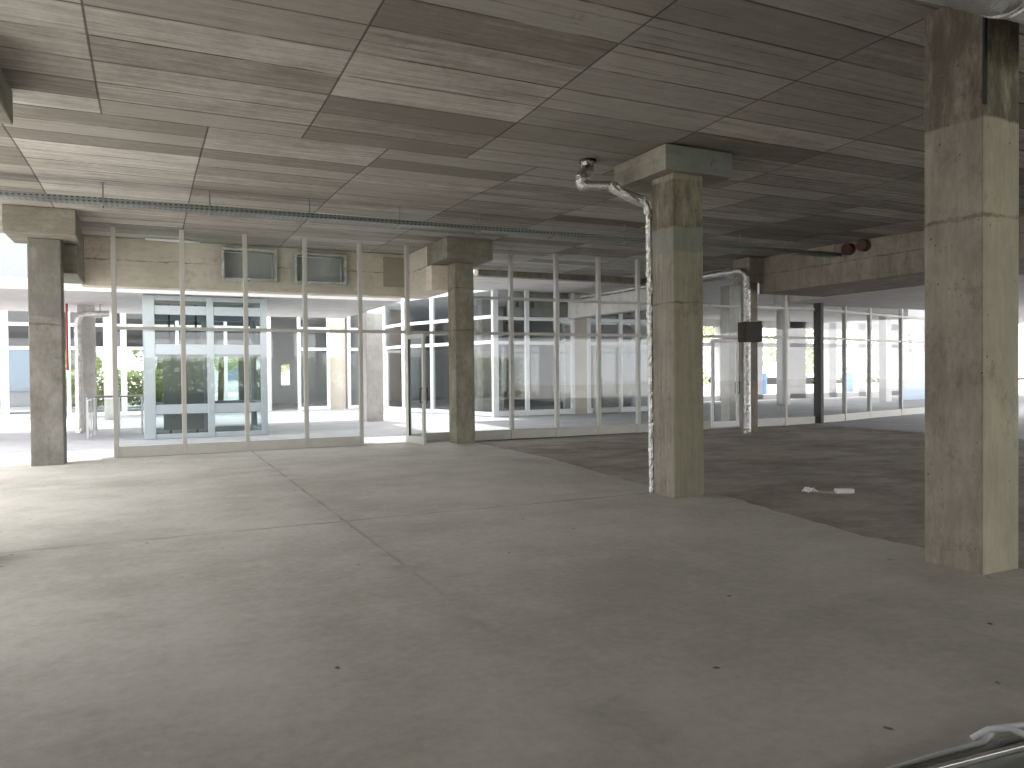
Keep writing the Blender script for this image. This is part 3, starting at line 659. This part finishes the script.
for i, x in enumerate((27.5, 32.0, 36.5, 41.0, 45.5, 50)):
    tree(x, 36+(i % 2)*1.6, 6.5+(i % 3)*.6, 2.2, M['leaf2' if i % 2 else 'leaf1'], 'tree outside the window wall of the right room, ' + ['first', 'second', 'third', 'fourth', 'fifth', 'sixth'][i] + ' from the pier', low=.12)
hg = MB(); rnd = random.Random(5)
for i in range(4200):
    p = Vector((rnd.uniform(-4.5, 1.2), 41.6+rnd.gauss(0, .25), rnd.uniform(.1, 1.8)))
    a = Vector((rnd.gauss(0, 1), rnd.gauss(0, 1), rnd.gauss(0, 1))).normalized()*.09; b = a.cross(Vector((rnd.gauss(0, 1), rnd.gauss(0, 1), rnd.gauss(0, 1)))).normalized()*.07
    hg.bm.faces.new([hg.bm.verts.new(q) for q in (p-a, p+b, p+a, p-b)])
tag(hg.build('garden_hedge', M['leaf2']), 'clipped yellow-green hedge outside behind the stair balustrade', 'hedge', kind='stuff')
h2 = MB(); rnd = random.Random(8)  # unseen hedge, added to dim and green the light from the back windows
for i in range(9000):
    p = Vector((rnd.uniform(-8, 20), -11+rnd.gauss(0, .35), rnd.uniform(0, 2.4)))
    a = Vector((rnd.gauss(0, 1), rnd.gauss(0, 1), rnd.gauss(0, 1))).normalized()*.17; b = a.cross(Vector((rnd.gauss(0, 1), rnd.gauss(0, 1), rnd.gauss(0, 1)))).normalized()*.13
    h2.bm.faces.new([h2.bm.verts.new(q) for q in (p-a, p+b, p+a, p-b)])
tag(h2.build('dimming_hedge', M['leaf2']), 'unseen leafy hedge added outside the back windows to dim and green their light', 'hedge', kind='stuff')
ab = empty('apartment_building', (6, 75, 0), 'white apartment building behind the trees, seen through the lift', 'building')
MB().box(0, 11, 75, 84, -.3, 12).build('wall', M['bwall'], ab)
for i in range(4):
    for j in range(4):
        MB().box(.8+2.7*i, 2.3+2.7*i, 74.9, 75, 1+2.8*j, 2.6+2.8*j).build('window', M['bwin'], ab)
for j in range(3): MB().box(.2, 10.8, 74.2, 75, 3.3+2.8*j, 3.5+2.8*j).build('balcony', M['bwall'], ab)
nb = empty('grey_building', (-10, 46, 0), 'slate grey building outside behind the leftmost column', 'building')
MB().box(-22, -3.2, 46, 50, -.3, 9).build('wall', M['slate'], nb)
for i in range(5): MB().box(-20+3.3*i, -18.2+3.3*i, 45.92, 46, .8, 3.2).build('window', M['bwin'], nb)
for x, y, lab in ((31.5, 33.2, 'blue plastic barrel outside the right window wall, nearer the pier'), (39.4, 33.5, 'blue plastic barrel outside the right window wall, further from the pier')):
    br = MB(); br.tube([(x, y, -.05), (x, y, .1), (x, y, .45), (x, y, .5), (x, y, .9), (x, y, .95), (x, y, 1.35)], .42, 16); tag(br.build('plastic_barrel', M['blue'], bevel=.03), lab, 'barrel', 'blue barrels outside')

# ------------------------------------------------------------------ light
W = bpy.data.worlds.new('world'); S.world = W; W.use_nodes = True
nt = W.node_tree; nt.nodes.clear()
ow = nt.nodes.new('ShaderNodeOutputWorld'); bg = nt.nodes.new('ShaderNodeBackground')
bg.inputs[0].default_value = (.97, .975, 1, 1); bg.inputs[1].default_value = 3.0
nt.links.new(bg.outputs[0], ow.inputs[0])
sun = bpy.data.lights.new('sun', 'SUN'); sun.energy = 3.4; sun.angle = math.radians(.6); sun.color = (1, .96, .9)
so = bpy.data.objects.new('sun', sun); COL.objects.link(so)
so.rotation_euler = Vector((.10, -.447, -.894)).to_track_quat('-Z', 'Y').to_euler(); so.location = (0, 30, 30)
def portal(loc, rot, sx, sy):
    l = bpy.data.lights.new('daylight_opening', 'AREA'); l.shape = 'RECTANGLE'; l.size = sx; l.size_y = sy; l.cycles.is_portal = True
    o = bpy.data.objects.new('daylight_opening', l); COL.objects.link(o); o.location = loc; o.rotation_euler = rot
R90 = math.pi/2
S.view_settings.view_transform = 'Standard'; S.view_settings.look = 'None'; S.view_settings.gamma = 1; S.view_settings.use_curve_mapping = False
S.view_settings.exposure = 0.74
S.cycles.use_denoising = True; S.cycles.max_bounces = 14; S.cycles.diffuse_bounces = 8; S.cycles.transparent_max_bounces = 40; S.cycles.sample_clamp_indirect = 6
S.cycles.caustics_reflective = False; S.cycles.caustics_refractive = False
